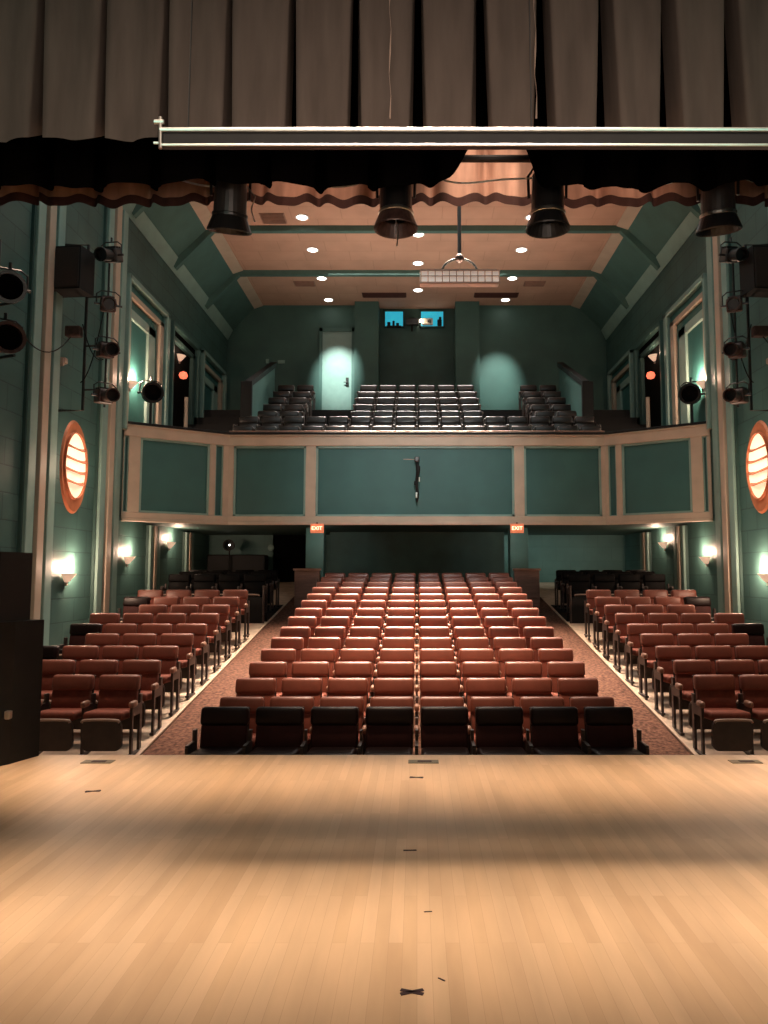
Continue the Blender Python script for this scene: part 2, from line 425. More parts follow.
# ------------------------------------------------------------------ under the balcony
g = MB()
g.span((-6.1, 21.6, -.2), (-4.15, 21.9, H(1.3))); g.span((-3.1, 21.6, -.2), (6.1, 21.9, H(1.3)))
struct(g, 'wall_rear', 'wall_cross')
struct(MB().span((-4.15, 21.7, -.2), (-3.1, 21.9, H(1.3))), 'door_2', 'void')
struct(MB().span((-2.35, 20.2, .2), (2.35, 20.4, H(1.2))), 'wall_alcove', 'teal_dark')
for s in (-1, 1):
    tn += 1
    struct(MB().span((s*2.28, 18.35, .3), (s*2.72, 18.8, H(1.16)), .01), 'trim_%d' % tn, 'teal')
    t = thing('wooden_partition', ('low brown wooden partition at the dark doorway end of the back centre row', 'low brown wooden partition at the other end of the back centre row')[s > 0], 'partition', (s*2.62, 18.0, floor_z(18.0)))
    MB().box((0, 0, .42), (.60, .12, .86), .01).done('body', 'wood', t)
    MB().box((0, -.01, .87), (.66, .18, .05), .01).done('cap', 'arm', t)
    MB().box((0, -.075, .45), (.46, .03, .5), .008).done('panel', 'wood', t)

# dark raised floor for the rear side rows
for s in (-1, 1):
    g = MB()
    for (D, h) in ((16.15, 0.02), (16.85, .08), (17.55, .12)):
        g.span((s*3.2, D, -.2), (s*6, 21.6, H(h-.83)))
    struct(g, 'floor_riser', 'black')
    t = thing('row_partition', ('black partition with pale end post before the rear seats, doorway side' if s < 0 else 'black partition with pale end post before the rear seats, far from the doorway'), 'partition', (s*4.5, 16.0, floor_z(16.0)))
    MB().span((-1.25, -.03, .0), (1.25, .03, .55), .01).done('panel', 'black', t)
    MB().tube([(-1.25*s, -.02, 0), (-1.25*s, -.02, .80)], .025).done('post', 'frame', t)

# piano-like dark gear at the rear of the left side
t = thing('equipment_cart', 'black equipment cart against the rear wall under the box', 'cart', (-5.0, 21.0, floor_z(21.0)))
MB().box((0, 0, .62), (1.6, .5, .5), .03).done('body', 'black', t)
for x in (-.7, .7):
    MB().tube([(x, 0, 0), (x, 0, .4)], .03).done('leg', 'black', t)
t = thing('work_lamp', 'black lamp with a small white light standing by the rear cart', 'lamp', (-5.15, 20.6, floor_z(20.6)))
MB().tube([(0, 0, 0), (0, 0, 1.10)], .02).done('pole', 'black', t)
MB().lathe([(0, 0), (.13, .0), (.16, .2), (.13, .2)], 16, Matrix.Translation((0, .1, 1.18)) @ Matrix.Rotation(PI/2, 4, 'X')).done('head', 'black', t)
MB().lathe([(0, 0), (.022, 0), (.02, .015), (0, .02)], 12, Matrix.Translation((.03, -.12, 1.18)) @ Matrix.Rotation(PI/2, 4, 'X')).done('bulb', 'glow_disc', t)
tag(MB().lathe([(0, 0), (.09, 0), (.09, .04), (.05, .05), (0, .05)], 18, Matrix.Translation((-4.2, 21.59, H(.78))) @ Matrix.Rotation(PI/2, 4, 'X')).done('wall_clock', 'teal_light'), 'small round pale disc on the rear wall beside the dark doorway', 'clock')

# exit signs hung beneath the balcony edge
def text_mesh(txt, size, m, name, parent, loc, rot=(PI/2, 0, 0)):
    cu = bpy.data.curves.new('txt', 'FONT'); cu.body = txt; cu.size = size; cu.extrude = .004; cu.align_x = 'CENTER'; cu.align_y = 'CENTER'
    tmp = bpy.data.objects.new('tmp', cu); COL.objects.link(tmp)
    bpy.context.view_layer.update()
    me = bpy.data.meshes.new_from_object(tmp); bpy.data.objects.remove(tmp)
    me.materials.clear(); me.materials.append(M[m])
    o = bpy.data.objects.new(name, me); COL.objects.link(o); o.parent = parent; o.location = loc; o.rotation_euler = rot
    return o
for px, lab in ((317, 'small glowing orange exit sign under the balcony at the doorway side'), (517, 'small glowing orange exit sign under the balcony away from the doorway')):
    t = thing('exit_sign', lab, 'exit sign', ((px-417)*16.3/750, 16.28, H(1.11)))
    MB().box((0, 0, -.10), (.29, .06, .20), .01).done('housing', 'sign_face', t)
    text_mesh('EXIT', .115, 'sign_text', 'lettering', t, (0, -.034, -.10))
    MB().tube([(0, 0, 0), (0, 0, .03)], .015).done('bracket', 'black', t)

# hanging cluster on the balcony front
t = thing('microphone_cluster', 'small black hanging microphone and cable on the centre balcony panel', 'microphone', (0, 16.27, H(2.5)))
MB().box((0, 0, .02), (.11, .10, .12), .02).done('head', 'black_metal', t)
g = MB(); g.tube([(0, 0, -.02), (.02, -.02, -.25), (-.01, 0, -.45), (.01, -.01, -.75), (0, .02, -.92)], [.03, .04, .03, .035, .015], 8)
g.box((.03, -.02, -.18), (.08, .06, .12), .02); g.box((-.02, 0, -.5), (.09, .06, .1), .02)
g.done('cable', 'black', t)
g = MB(); g.box((-.01, -.03, -.77), (.05, .05, .13), .015); g.box((.05, -.02, -.42), (.03, .04, .10), .01); g.done('clip', 'chrome', t)
MB().tube([(-.30, .03, .03), (.0, .0, .02)], .006).done('wire', 'piping', t)

# ------------------------------------------------------------------ seats (all face the stage, toward -Y)
def seat_proto(name, colr, fab, detailed=True, both=False, shellm='shell', armm='arm', framem='frame'):
    t = thing(name, 'x', 'seat')
    tilt = RX(R(-10))
    b = MB().box((0, .055, .735), (.475, .125, .185), .040, tilt, 3).done('head_pad', colr, None, smooth=True)
    back = MB().box((0, .015, .545), (.455, .07, .235), .022, tilt, 2).done('backrest', fab, t, smooth=True)
    b.parent = back
    MB().box((0, .085, .62), (.47, .025, .40), .012, tilt, 1).done('back_shell', shellm, t)
    MB().box((0, -.20, .415), (.46, .43, .10), .035, RX(R(-3)), 3).done('seat_cushion', colr if fab == 'fabric_dk' else fab, t, smooth=True)
    if detailed:
        MB().box((0, -.418, .225), (.45, .05, .345), .075, RX(R(6)), 4, edges=1).done('seat_shell', shellm, t, smooth=False)
        pts = []
        for k_ in range(9):
            a = PI - k_*PI/8
            pts.append((.20*math.cos(a)*1.06, -.462, .37+.03*max(0, math.sin(a))**.35))
        MB().tube(pts, .016, 6).done('piping', 'piping', t, smooth=True)
    def side(x):
        if armm: MB().box((x, -.235, .535), (.06, .17, .075), .028, None, 3).done('armrest', armm, t, smooth=True)
        g = MB(); g.box((x, -.02, .27), (.028, .07, .70)); g.box((x, -.27, .20), (.028, .045, .60))
        g.box((x, -.14, .46), (.03, .28, .12)); g.box((x, -.14, -.03), (.05, .34, .03))
        g.done('side_frame', framem, t)
    side(-.275)
    if both: side(.275)
    return t
P = {}
P['red'] = seat_proto('theater_seat', 'leather', 'leather2')
P['red_end'] = seat_proto('theater_seat', 'leather', 'leather2', both=True)
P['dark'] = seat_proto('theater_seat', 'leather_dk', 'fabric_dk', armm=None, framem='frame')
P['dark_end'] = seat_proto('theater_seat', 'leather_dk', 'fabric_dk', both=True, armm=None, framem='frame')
P['blk'] = seat_proto('theater_seat', 'seat_shade', 'seat_shade', armm='frame', shellm='black')  # rear seats, balcony shade put into their colours
P['blk_end'] = seat_proto('theater_seat', 'seat_shade', 'seat_shade', both=True, armm='frame', shellm='black')
P['back'] = seat_proto('theater_seat', 'leather_bk', 'leather_bk', detailed=False, armm='frame')
P['back_end'] = seat_proto('theater_seat', 'leather_bk', 'leather_bk', detailed=False, both=True, armm='frame')
used = set()
def seat(kind, loc, label, group):
    o = P[kind]
    if kind not in used:
        used.add(kind); o.location = loc; o['label'] = label; o['group'] = group; return o
    return dup(o, loc, label, group)
ORD = 'first second third fourth fifth sixth seventh eighth ninth tenth eleventh twelfth thirteenth fourteenth fifteenth sixteenth'.split()
def zf(D, dz=0): return floor_z(D) + dz
TOPS = [1.31, 1.325, 1.22, 1.11, 1.013, .916, .811, .69, .581, .467, .366, .25, .15, .05, -.045]
for i in range(15):
    D = 7.55 + .71*i
    z = EYE - TOPS[i] - .825
    for j in range(8):
        X_ = (j-3.5)*.545
        end = j == 7
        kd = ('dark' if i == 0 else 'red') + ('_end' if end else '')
        if i in (13, 14) and 0: continue
        col = 'black-brown' if i == 0 else 'rust-red'
        seat(kd, (X_, D, z), '%s seat in the centre block, %s row from stage, %s from the left' % (col, ORD[i], ORD[j]), 'centre block seats, %s row' % ORD[i])
NS = [4, 4, 4, 3, 4, 4, 3, 4, 4]
SIDEY = [675.6, 660.5, 646.3, 634, 624, 613.5, 605, 597, 590]
for s in (-1, 1):
    blk = 'side block by the loudspeaker stack' if s < 0 else 'side block away from the loudspeakers'
    for i in range(9):
        D = 8.97 + .71*i*.985
        a = math.atan((SIDEY[i]-512)/750) - math.atan(63/750)
        z = EYE - D*math.tan(a) - .825
        for j in range(NS[i]):
            if i == 0 and j >= (2 if s > 0 else 2): continue
            if i == 1 and j == 3: continue
            X_ = s*(3.52 + .55*j)
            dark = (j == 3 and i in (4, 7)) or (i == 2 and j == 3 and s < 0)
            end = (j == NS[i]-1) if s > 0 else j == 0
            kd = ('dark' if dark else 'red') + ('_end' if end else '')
            seat(kd, (X_, D, z), '%s seat, %s from the aisle, %s row, %s' % ('black' if dark else 'rust-red', ORD[j], ORD[i], blk), 'seats, %s row, %s' % (ORD[i], blk))
    blk = 'rear block beneath balcony, doorway side' if s < 0 else 'rear block beneath balcony, doorless side'
    for i, (D, h) in enumerate(((16.45, 0.02), (17.15, .08), (17.85, .12))):
        for j in range(4):
            X_ = s*(3.55 + .55*j)
            end = (j == 3) if s > 0 else j == 0
            seat('blk' + ('_end' if end else ''), (X_, D, H(h-.83)), 'shade-darkened seat, %s from the aisle, %s row, %s' % (ORD[j], ORD[i], blk), 'seats, %s row, %s' % (ORD[i], blk))
for i, (D, h) in enumerate(rows_b):
    z = H(h-.82)
    if i < 2:
        n = 16; p = .535
        blocks = [('full-width row', [(-7.5+j)*p for j in range(16)])]
    else:
        blocks = [('end block by the balcony door', [-3.72, -3.17]), ('middle block', [(-2.5+j)*.55 for j in range(6)]), ('end block far from the door', [3.17, 3.72])]
    for bn, xs in blocks:
        for j, x in enumerate(xs):
            seat('back' + ('_end' if j == len(xs)-1 else ''), (x, D, z), 'black balcony seat, %s row up, %s, %s from the left' % (ORD[i], bn, ORD[j]), 'balcony seats, %s row, %s' % (ORD[i], bn))

# ------------------------------------------------------------------ wall lamps
def sconce(loc, s, lab, glow=25, red=False, gl='glow_warm'):
    t = thing('wall_sconce', lab, 'wall lamp', loc, 0 if s < 0 else PI)
    # half bowl, wall on local -X side, opening upward
    MB().lathe([(.02, -.15), (.06, -.13), (.12, -.06), (.165, 0), (.155, .0), (.11, -.05), (.02, -.10)], 16, ang=PI, a0=-PI/2).done('bowl', 'bowl', t, smooth=True)
    MB().lathe([(0, .0), (.15, .0)], 16, Matrix.Translation((0, 0, -.02)), ang=PI, a0=-PI/2).done('bulb', gl, t)
    MB().box((.01, 0, -.12), (.03, .07, .16), .008).done('wall_plate', 'cream', t)
    if red:
        MB().lathe([(0, -.10), (.08, -.07), (.11, 0), (.08, .07), (0, .10)], 14, Matrix.Translation((.12, 0, -.50))).done('red_globe', 'glow_red', t, smooth=True)
    L = bpy.data.lights.new('sconce_light', 'POINT'); L.energy = glow; L.color = (1, .64, .45); L.shadow_soft_size = .05
    lo = bpy.data.objects.new('sconce_light', L); COL.objects.link(lo)
    sx = -1 if t.rotation_euler[2] else 1
    lo.location = (loc[0]+sx*.15, loc[1]+.20, loc[2]+.12)
    return t
for s in (-1, 1):
    side = 'wall beside the loudspeaker stack' if s < 0 else 'wall opposite the loudspeaker stack'
    sconce((s*5.97, 12.80, H(.02)), s, 'glowing half-bowl lamp under the oval lamp, %s' % side, 75)
    sconce((s*5.97, 15.45, H(.37)), s, 'glowing half-bowl lamp beneath the box, %s' % side, 42)
    sconce((s*5.97, 18.05, H(.78)), s, 'glowing half-bowl lamp deepest under the balcony, %s' % side, 34)
    sconce((s*5.97, 15.30, H(4.0)), s, 'glowing half-bowl lamp in the niche above the box, %s' % side, 80)
    sconce((s*5.90, 18.2, H(5.42)), s, 'white lamp over a red globe in the dark niche, %s' % side, 8, red=True)

# big oval lamps
def oval(s, lab):
    t = thing('oval_wall_lamp', lab, 'wall lamp', (s*6.0, 12.98, H(1.88)), 0 if s < 0 else PI)
    Sc = Matrix.Diagonal((1, .50, .82, 1))
    rotY = Matrix.Rotation(PI/2, 4, 'Y')
    MB().lathe([(0, .03), (.95, .03), (1.0, .0)], 40, Sc @ rotY).done('oval_plate', 'copper', t, smooth=False)
    Sc2 = Matrix.Translation((0, 0, .02)) @ Matrix.Diagonal((1, .43, .60, 1))
    MB().lathe([(1.0, .02), (1.0, .07), (.95, .07), (.95, .03)], 40, Sc2 @ rotY).done('rim', 'copper', t, smooth=False)
    MB().lathe([(0, .045), (.94, .035)], 40, Sc2 @ rotY).done('diffuser', 'glow_oval', t)
    for k, (z, w) in enumerate(((.30, .34), (.10, .40), (-.10, .40), (-.30, .33))):
        pts = [(.05, -w, z+.02), (.12, -w*.6, z-.01), (.15, 0, z-.03), (.12, w*.6, z-.01), (.05, w, z+.02)]
        g = MB(); g.grid([[(p[0], p[1], p[2]) for p in pts], [(p[0]*.5+.01, p[1], p[2]+.05) for p in pts]])
        o = g.done('fin', 'copper', t)
        o.modifiers.new('th', 'SOLIDIFY').thickness = .012
    L = bpy.data.lights.new('oval_light', 'POINT'); L.energy = 22; L.color = (1, .72, .5); L.shadow_soft_size = .2
    lo = bpy.data.objects.new('oval_light', L); COL.objects.link(lo); lo.location = (s*5.35, 12.98, H(1.9))
oval(-1, 'tall oval copper wall lamp between mouldings above the loudspeaker stack')
oval(1, 'tall oval copper wall lamp opposite the loudspeaker stack wall')

# ------------------------------------------------------------------ ceiling fittings
for x, ds in ((-2.75, (17.3, 19.1, 21.0, 22.7)), (0.03, (18.2, 19.95, 21.9)), (2.75, (17.3, 19.1, 21.0, 22.7))):
    for k_, D in enumerate(ds):
        where = {-2.75: 'line over the balcony door', .03: 'centre line', 2.75: 'line away from the door'}[x]
        t = thing('recessed_downlight', 'glowing round ceiling downlight, %s from the back in the %s' % (ORD[len(ds)-1-k_], where), 'ceiling light', (x, D, H(CE)))
        MB().lathe([(.15, 0), (.17, -.015), (.13, -.02), (.12, 0)], 20).done('trim_ring', 'white', t)
        MB().lathe([(0, -.012), (.13, -.012)], 20).done('lamp', 'glow_disc', t)
def vent(x, D, w, d, lab, m):
    t = thing('ceiling_vent', lab, 'vent', (x, D, H(CE)))
    MB().box((0, 0, -.01), (w, d, .02)).done('frame', m, t)
    g = MB(); n = max(3, int(d/.07))
    for i in range(n): g.box((0, -d/2+.04+(d-.08)*i/(n-1), -.03), (w-.06, .02, .02))
    g.done('grille', 'slot' if m == 'slot' else 'vent', t)
vent(-3.3, 21.4, .62, .36, 'small grey square vent in the ceiling near the door side', 'vent')
vent(3.45, 21.4, .62, .36, 'small grey square vent in the ceiling near the doorless side', 'vent')
vent(-3.45, 17.35, .6, .5, 'square ceiling vent just behind the lit valance', 'vent')
vent(-1.0, 22.3, 1.35, .35, 'long dark slot vent in the ceiling before the left booth window', 'slot')
vent(2.42, 22.3, 1.35, .35, 'long dark slot vent in the ceiling beside the pendant lamp', 'slot')

# pendant light with rod
t = thing('pendant_light', 'white rectangular pendant light with louvres hanging on a long black rod', 'pendant lamp', (.76, 13.0, H(5.26)))
MB().tube([(0, 0, .42), (0, 0, CE-5.26)], .035, 10).done('rod', 'black_metal', t)
MB().lathe([(0, .46), (.05, .46), (.09, .38), (.05, .32), (0, .30)], 16).done('hub', 'worn_metal', t, smooth=True)
g = MB(); pts = [(.32*math.cos(a), 0, .12+.26*math.sin(a)) for a in [PI*i/12 for i in range(13)]]
g.tube(pts, .022, 8); g.done('hoop', 'black_metal', t, smooth=True)
MB().box((0, .03, .02), (1.42, .30, .20), .02).done('housing', 'white', t)
tilt_ = R(-35)
MB().box((0, -.13, -.01), (1.38, .02, .22)).done('diffuser', 'glow_panel', t)
g = MB()
for i in range(12): g.box((-.69+1.38*i/11, -.16, -.01), (.014, .05, .24))
g.box((0, -.16, .105), (1.42, .05, .02)); g.box((0, -.16, -.125), (1.42, .05, .025)); g.box((0, -.16, -.0), (1.38, .03, .008))
g.done('louvre', 'piping', t)

# ------------------------------------------------------------------ stage lanterns
def yaw_pitch(yaw, pitch):
    return Matrix.Rotation(yaw, 4, 'Z') @ Matrix.Rotation(pitch, 4, 'X')
def lantern(name, lab, loc, yaw, pitch, size=1, m='worn_metal', group=None, kind='profile'):
    """theatre spotlight; its local -Y is the way it shines"""
    t = thing(name, lab, 'spotlight', loc, yaw, group)
    t.scale = (size, size, size)
    RM = Matrix.Rotation(pitch, 4, 'X')
    if kind == 'profile':
        g = MB(); g.box((0, .06, 0), (.26, .26, .24), .03)
        g.lathe([(.0, .0), (.10, .0), (.105, .26), (.12, .26), (.12, .34), (.10, .34), (.09, .1)], 18, Matrix.Translation((0, -.02, 0)) @ Matrix.Rotation(PI/2, 4, 'X'))
        bmesh.ops.transform(g.bm, matrix=RM, verts=g.bm.verts); g.done('body', m, t)
        g = MB(); 
        for i in range(3): g.box((0, .02+.08*i, .135), (.20, .03, .04))
        bmesh.ops.transform(g.bm, matrix=RM, verts=g.bm.verts); g.done('cooling_fins', 'black_metal', t)
        g = MB(); g.lathe([(0, 0), (.088, .0)], 18, Matrix.Translation((0, -.28, 0)) @ Matrix.Rotation(PI/2, 4, 'X'))
        bmesh.ops.transform(g.bm, matrix=RM, verts=g.bm.verts); g.done('lens', 'black_metal', t)
    else:
        g = MB(); g.lathe([(0, .22), (.08, .20), (.15, .12), (.17, 0), (.17, -.20), (.19, -.20), (.19, -.24), (.15, -.24), (.15, -.02)], 22, Matrix.Rotation(-PI/2, 4, 'X'))
        bmesh.ops.transform(g.bm, matrix=RM, verts=g.bm.verts); g.done('body', m, t, smooth=False)
        g = MB(); g.lathe([(0, 0), (.148, .0)], 22, Matrix.Translation((0, -.16, 0)) @ Matrix.Rotation(PI/2, 4, 'X'))
        bmesh.ops.transform(g.bm, matrix=RM, verts=g.bm.verts); g.done('lens', 'void', t)
    g = MB(); w = .19
    g.tube([(-w, 0, 0), (-w, 0, .18), (-w*.6, 0, .24), (w*.6, 0, .24), (w, 0, .18), (w, 0, 0)], .012, 6); g.done('yoke', 'black_metal', t)
    MB().tube([(0, 0, .24), (0, 0, .32)], .02, 6).done('clamp', 'black_metal', t); MB().tube([(-w-.04, 0, 0), (w+.04, 0, 0)], .02, 8).done('pivot_bolt', 'black_metal', t)
    return t

def tree(s, wh):
    px = 5.22 if s < 0 else 5.36
    t = thing('lighting_ladder', 'black pipe ladder frame bracketed to the %s wall' % wh, 'pipe frame', (s*5.95, 12.35, H(2.74)))
    i = -s   # inward direction
    MB().tube([(-i*.06, 0, 2.86), (i*.36, 0, 2.86), (i*.36, 0, 0), (-i*.06, 0, 0)], .026, 8).done('outer_pipe', 'black_metal', t)
    MB().tube([(i*(5.95-px), -.02, 2.75), (i*(5.95-px), -.02, .05)], .018, 8).done('drop_pipe', 'black_metal', t)
    for z in (2.70, 1.95, 1.10, .35):
        MB().tube([(i*.36, 0, z), (i*(5.95-px+.04), -.02, z)], .016, 6).done('cross_arm', 'black_metal', t)
    # loudspeaker on the ladder
    sp = thing('wall_loudspeaker', 'black loudspeaker cabinet mounted on the pipe ladder, %s wall' % wh, 'loudspeaker', (s*5.70, 12.02, H(4.98)), s*R(6))
    MB().prism([(-.30, .16), (.30, .16), (.27, -.22), (-.27, -.22)], 2, -.36, .36).done('cabinet', 'black', sp)
    MB().box((0, -.225, 0), (.50, .02, .66), .01).done('grille', 'grille', sp)
    MB().box((0, .10, .40), (.10, .1, .08)).done('bracket', 'black_metal', sp)
    for k_, (z, dx, yw, pt) in enumerate(((5.35, .02, -.15, .35), (4.50, .0, .5, .25), (3.72, 0, .75, .15), (2.95, .0, .85, .1))):
        lantern('stage_spotlight', '%s black-brown spotlight down the pipe ladder on the %s wall' % (ORD[k_], wh), (s*(px-dx-.08), 12.15, H(z)-.02), -s*yw*.9 if s < 0 else -s*yw*.9, pt, .95, m='worn_metal' if k_ else 'black_metal')
    tag(MB().box((s*5.76, 12.3, H(4.07)), (.26, .14, .18), .02).done('junction_box', 'worn_metal'), 'small brown junction box on the pipe ladder, %s wall' % wh, 'junction box')
    g = MB(); g.box((0, 0, 0), (.12, .12, .10), .02); g.box((0, -.07, -.04), (.10, .05, .14), .02)
    tag(g.done('wall_fitting', 'piping', loc=(s*5.9, 12.25, H(3.56))), 'tiny pale fitting below the junction box, %s wall' % wh, 'fitting')
    def sag(a, b, d, n=10): 
        a = Vector(a); b = Vector(b)
        return [a.lerp(b, q/n) - Vector((0, 0, d*4*(q/n)*(1-q/n))) for q in range(n+1)]
    tag(MB().tube(sag((s*5.88, 11.0, H(3.55)), (s*5.80, 12.3, H(4.0)), .25), .010, 5).done('drooping_cable', 'black'), 'thin cable drooping over the moulding to the junction box, %s wall' % wh, 'cable')
    tag(MB().tube(sag((s*5.62, 12.3, H(3.2)), (s*5.25, 12.3, H(4.6)), .3), .010, 5).done('looped_cable', 'black'), 'thin cable looping between spotlights and ladder pipe, %s wall' % wh, 'cable')
    tag(MB().tube(sag((s*5.62, 12.3, H(4.2)), (s*5.25, 12.3, H(3.6)), .2), .010, 5).done('short_cable', 'black'), 'short lower cable between spotlights and ladder pipe, %s wall' % wh, 'cable')
tree(-1, 'loudspeaker-side'); tree(1, 'far')

lantern('box_spotlight', 'round black spotlight on the box ledge of the loudspeaker-side wall', (-5.60, 15.52, H(3.80)), .5, .1, 1.15, 'black', kind='par')
lantern('box_spotlight', 'round black spotlight on the opposite box ledge, partly before a sconce', (5.74, 15.42, H(3.75)), -.5, .1, 1.15, 'black', kind='par')
for s in (-1, 1):
    tag(MB().tube([((-5.60 if s < 0 else 5.74), 15.53 if s < 0 else 15.43, ZT+.02), ((-5.60 if s < 0 else 5.74), 15.53 if s < 0 else 15.43, H(3.70))], .03).done('spotlight_stand', 'black_metal'), 'short black post under the round spotlight on the %s ledge' % ('loudspeaker-side box' if s < 0 else 'opposite box'), 'stand')

# two lanterns at the proscenium edge, on a vertical boom that rises off frame
t = thing('lighting_boom', 'vertical black boom pipe at the proscenium carrying two spotlights', 'pipe', (-5.22, 9.05, floor_z(9)))
MB().tube([(0, 0, 0), (0, 0, 6.2)], .03).done('pole', 'black_metal', t)
MB().lathe([(0, .03), (.3, .03), (.3, 0)], 20).done('base', 'black_metal', t)
MB().tube([(0, 0, 5.35), (.34, -.15, 5.35)], .02).done('arm', 'black_metal', t)
MB().tube([(0, 0, 4.68), (.34, -.15, 4.68)], .02).done('arm', 'black_metal', t)
lantern('boom_spotlight', 'upper round black spotlight at the frame edge of the boom', (-4.95, 8.85, H(3.47)), .5, .25, 1.0, 'black_metal', kind='par')
lantern('boom_spotlight', 'lower brownish spotlight at the frame edge of the boom', (-4.98, 8.85, H(2.84)), .7, .15, 1.0, 'worn_metal', kind='par')

# overhead cans on a batten before the valance
t = thing('lighting_batten', 'black overhead batten carrying four cylindrical cans', 'pipe', (0, 5.85, 4.98))
MB().tube([(-4, 0, 0), (4, 0, 0)], .03).done('pipe', 'black_metal', t)
for x in (-3.5, -.9, 1.8, 3.5): MB().tube([(x, 0, 0), (x, 0, 2.2)], .006, 6).done('hanging_wire', 'black_metal', t)
g = MB(); n = 60; pts = []
for i in range(n+1):
    x = -1.9+i*4.6/n; pts.append((x, 5.78, 4.86-.13*abs(math.sin(x*2.7))-.03*math.sin(x*7)))
tag(g.tube(pts, .008, 5).done('batten_cable', 'chrome'), 'thin pale cable swagging from can to can below the valance', 'cable')
CANLAB = ['dark cylindrical can hanging by the loudspeaker-side valance end', 'black can with a brownish flared rim just before the ceiling beam', 'black can hanging beside the brightest swag of the valance', 'dark can hanging at the far end away from the loudspeakers']
for k_, (x, ptc, m, yw) in enumerate(((-1.50, .32, 'can_grey', .3), (-.17, .02, 'black_metal', 0), (1.05, .05, 'black_metal', 0), (2.42, .22, 'can_grey', -.35))):
    t = thing('hanging_can_light', CANLAB[k_], 'spotlight', (x, 5.80, 4.62), yw)
    RM = Matrix.Rotation(ptc, 4, 'X')
    g = MB(); g.lathe([(0, .22), (.09, .22), (.125, .18), (.132, -.14), (.112, -.16), (.112, .1)], 26)
    bmesh.ops.transform(g.bm, matrix=RM, verts=g.bm.verts); g.done('body', m, t, smooth=False)
    g = MB(); g.lathe([(.13, -.13), (.14, -.15), (.18, -.25), (.175, -.26), (.165, -.25), (.12, -.16)], 26)
    bmesh.ops.transform(g.bm, matrix=RM, verts=g.bm.verts); g.done('flared_rim', 'worn_metal' if k_ == 1 else 'black_metal', t)
    g = MB(); g.lathe([(.136, -.115), (.142, -.12), (.142, -.14), (.136, -.145)], 26)
    bmesh.ops.transform(g.bm, matrix=RM, verts=g.bm.verts); g.done('retaining_ring', 'chrome' if k_ else 'black_metal', t)
    g = MB(); g.lathe([(0, -.15), (.12, -.15)], 26)
    bmesh.ops.transform(g.bm, matrix=RM, verts=g.bm.verts); g.done('lens', 'void', t)
    g = MB(); g.tube([(-.15, 0, 0), (-.155, .0, .18), (-.1, 0, .27), (.1, 0, .27), (.155, 0, .18), (.15, 0, 0)], .012, 6); g.tube([(0, 0, .27), (0, .05, .37)], .018, 6)
    g.done('yoke', 'black_metal', t)
    if k_ in (0, 1): MB().tube([(.13, -.03, .1), (.19, -.04, .02), (.16, -.06, -.1), (.19, -.06, -.2)] if k_ == 0 else [(0.0, -.05, -.2), (.02, -.06, -.33), (0.01, -.05, -.42)], .006, 5).done('safety_wire', 'chrome', t)

# ------------------------------------------------------------------ curtains above
def curtain(name, x0, x1, D, ztop, hem, period, depth, m, phase=0, nz=14, wtop=.05, wbot=.14, belly=.02, sharp=2, fold_shade=None, lift=0):
    """hanging pleated cloth: flat panels between folds that open towards the hem"""
    g = MB(); c0 = math.ceil((x0-phase)/period); c1 = math.floor((x1-phase)/period)
    Q = [-1.5+3*i/14 for i in range(15)]; PN = [i/8 for i in range(1, 8)]
    rows = []
    for j in range(nz+1):
        t = j/nz; r = []
        for c in range(c0, c1+1):
            def wid(cc): return (wtop+(wbot-wtop)*t*t)*(.55+.9*(math.sin(cc*12.9898)*.5+.5))
            w, w2 = wid(c), wid(c+1)
            us = [(q*w, q) for q in Q] + [(1.5*w+(1-1.5*w-1.5*w2)*p, None) for p in PN]
            for u, q in us:
                f = math.exp(-abs(q)**sharp) if q is not None else 0
                uu = u if u < .5 else u-1
                x = phase+(c+u)*period + (.02*math.sin(c*7.7)*t if q is not None and abs(q) < 1 else 0)
                y = D + depth*f + belly*(4*uu*uu) + .004*math.sin(x*9)*t
                zb = hem(x, uu) + lift*f
                r.append((x, y, ztop+(zb-ztop)*t))
        rows.append(r)
    g.grid(rows)
    o = g.done(name, m, smooth=True)
    if fold_shade:
        o.data.materials.append(M[fold_shade]); n = len(rows[0])-1; per_ = 15+7
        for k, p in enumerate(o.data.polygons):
            if 3 <= (k % n) % per_ <= 10: p.material_index = 1  # fold faces coloured black for the shade deep in the pleats
    return o
per = .357
o = curtain('stage_border_curtain', -3.6, 3.6, 4.0, 6.3, lambda x, u: 4.035 + .03*(2*u)**2*math.cos(x*9) , per, .34, 'velour', 0.005, wtop=.030, wbot=.105, belly=.035, sharp=4, fold_shade='black_cloth', lift=.24)
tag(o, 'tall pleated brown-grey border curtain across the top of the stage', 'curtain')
def hemB(x, u):
    z = 4.42 + .02*math.sin(x*3.1) + .015*math.sin(x*11)
    z += .36*math.exp(-((x-.58)/.27)**4)
    return z
o = curtain('black_border_curtain', -4.4, 4.4, 5.2, 6.6, hemB, .40, .10, 'black_cloth', .1, belly=.01)
tag(o, 'black border curtain hanging just behind the metal bar', 'curtain')
pc = .51
def hemC(x, u): return 4.90 - .055*(math.cos(2*PI*u)*-1) + .012*math.sin(x*3)
def swag(x0, x1, za, zb_, nz, m, name, hemband=False):
    g = MB(); n = int((x1-x0)/pc*26); rows = []
    for j in range(nz+1):
        t = j/nz; r = []
        for i in range(n+1):
            x = x0+(x1-x0)*i/n; c = round((x-.12)/pc); u = (x-.12)/pc-c
            tt = 1 if hemband else t
            f = math.exp(-(abs(u)/(.07+.05*tt))**2)
            zt, zb = za(x, u), zb_(x, u)
            y = 6.4 + .13*f + .04*math.cos(2*PI*u) + .015*math.sin(x*31+3*tt)*tt
            r.append((x, y, zt+(zb-zt)*t))
        rows.append(r)
    g.grid(rows); return g.done(name, m, smooth=True)
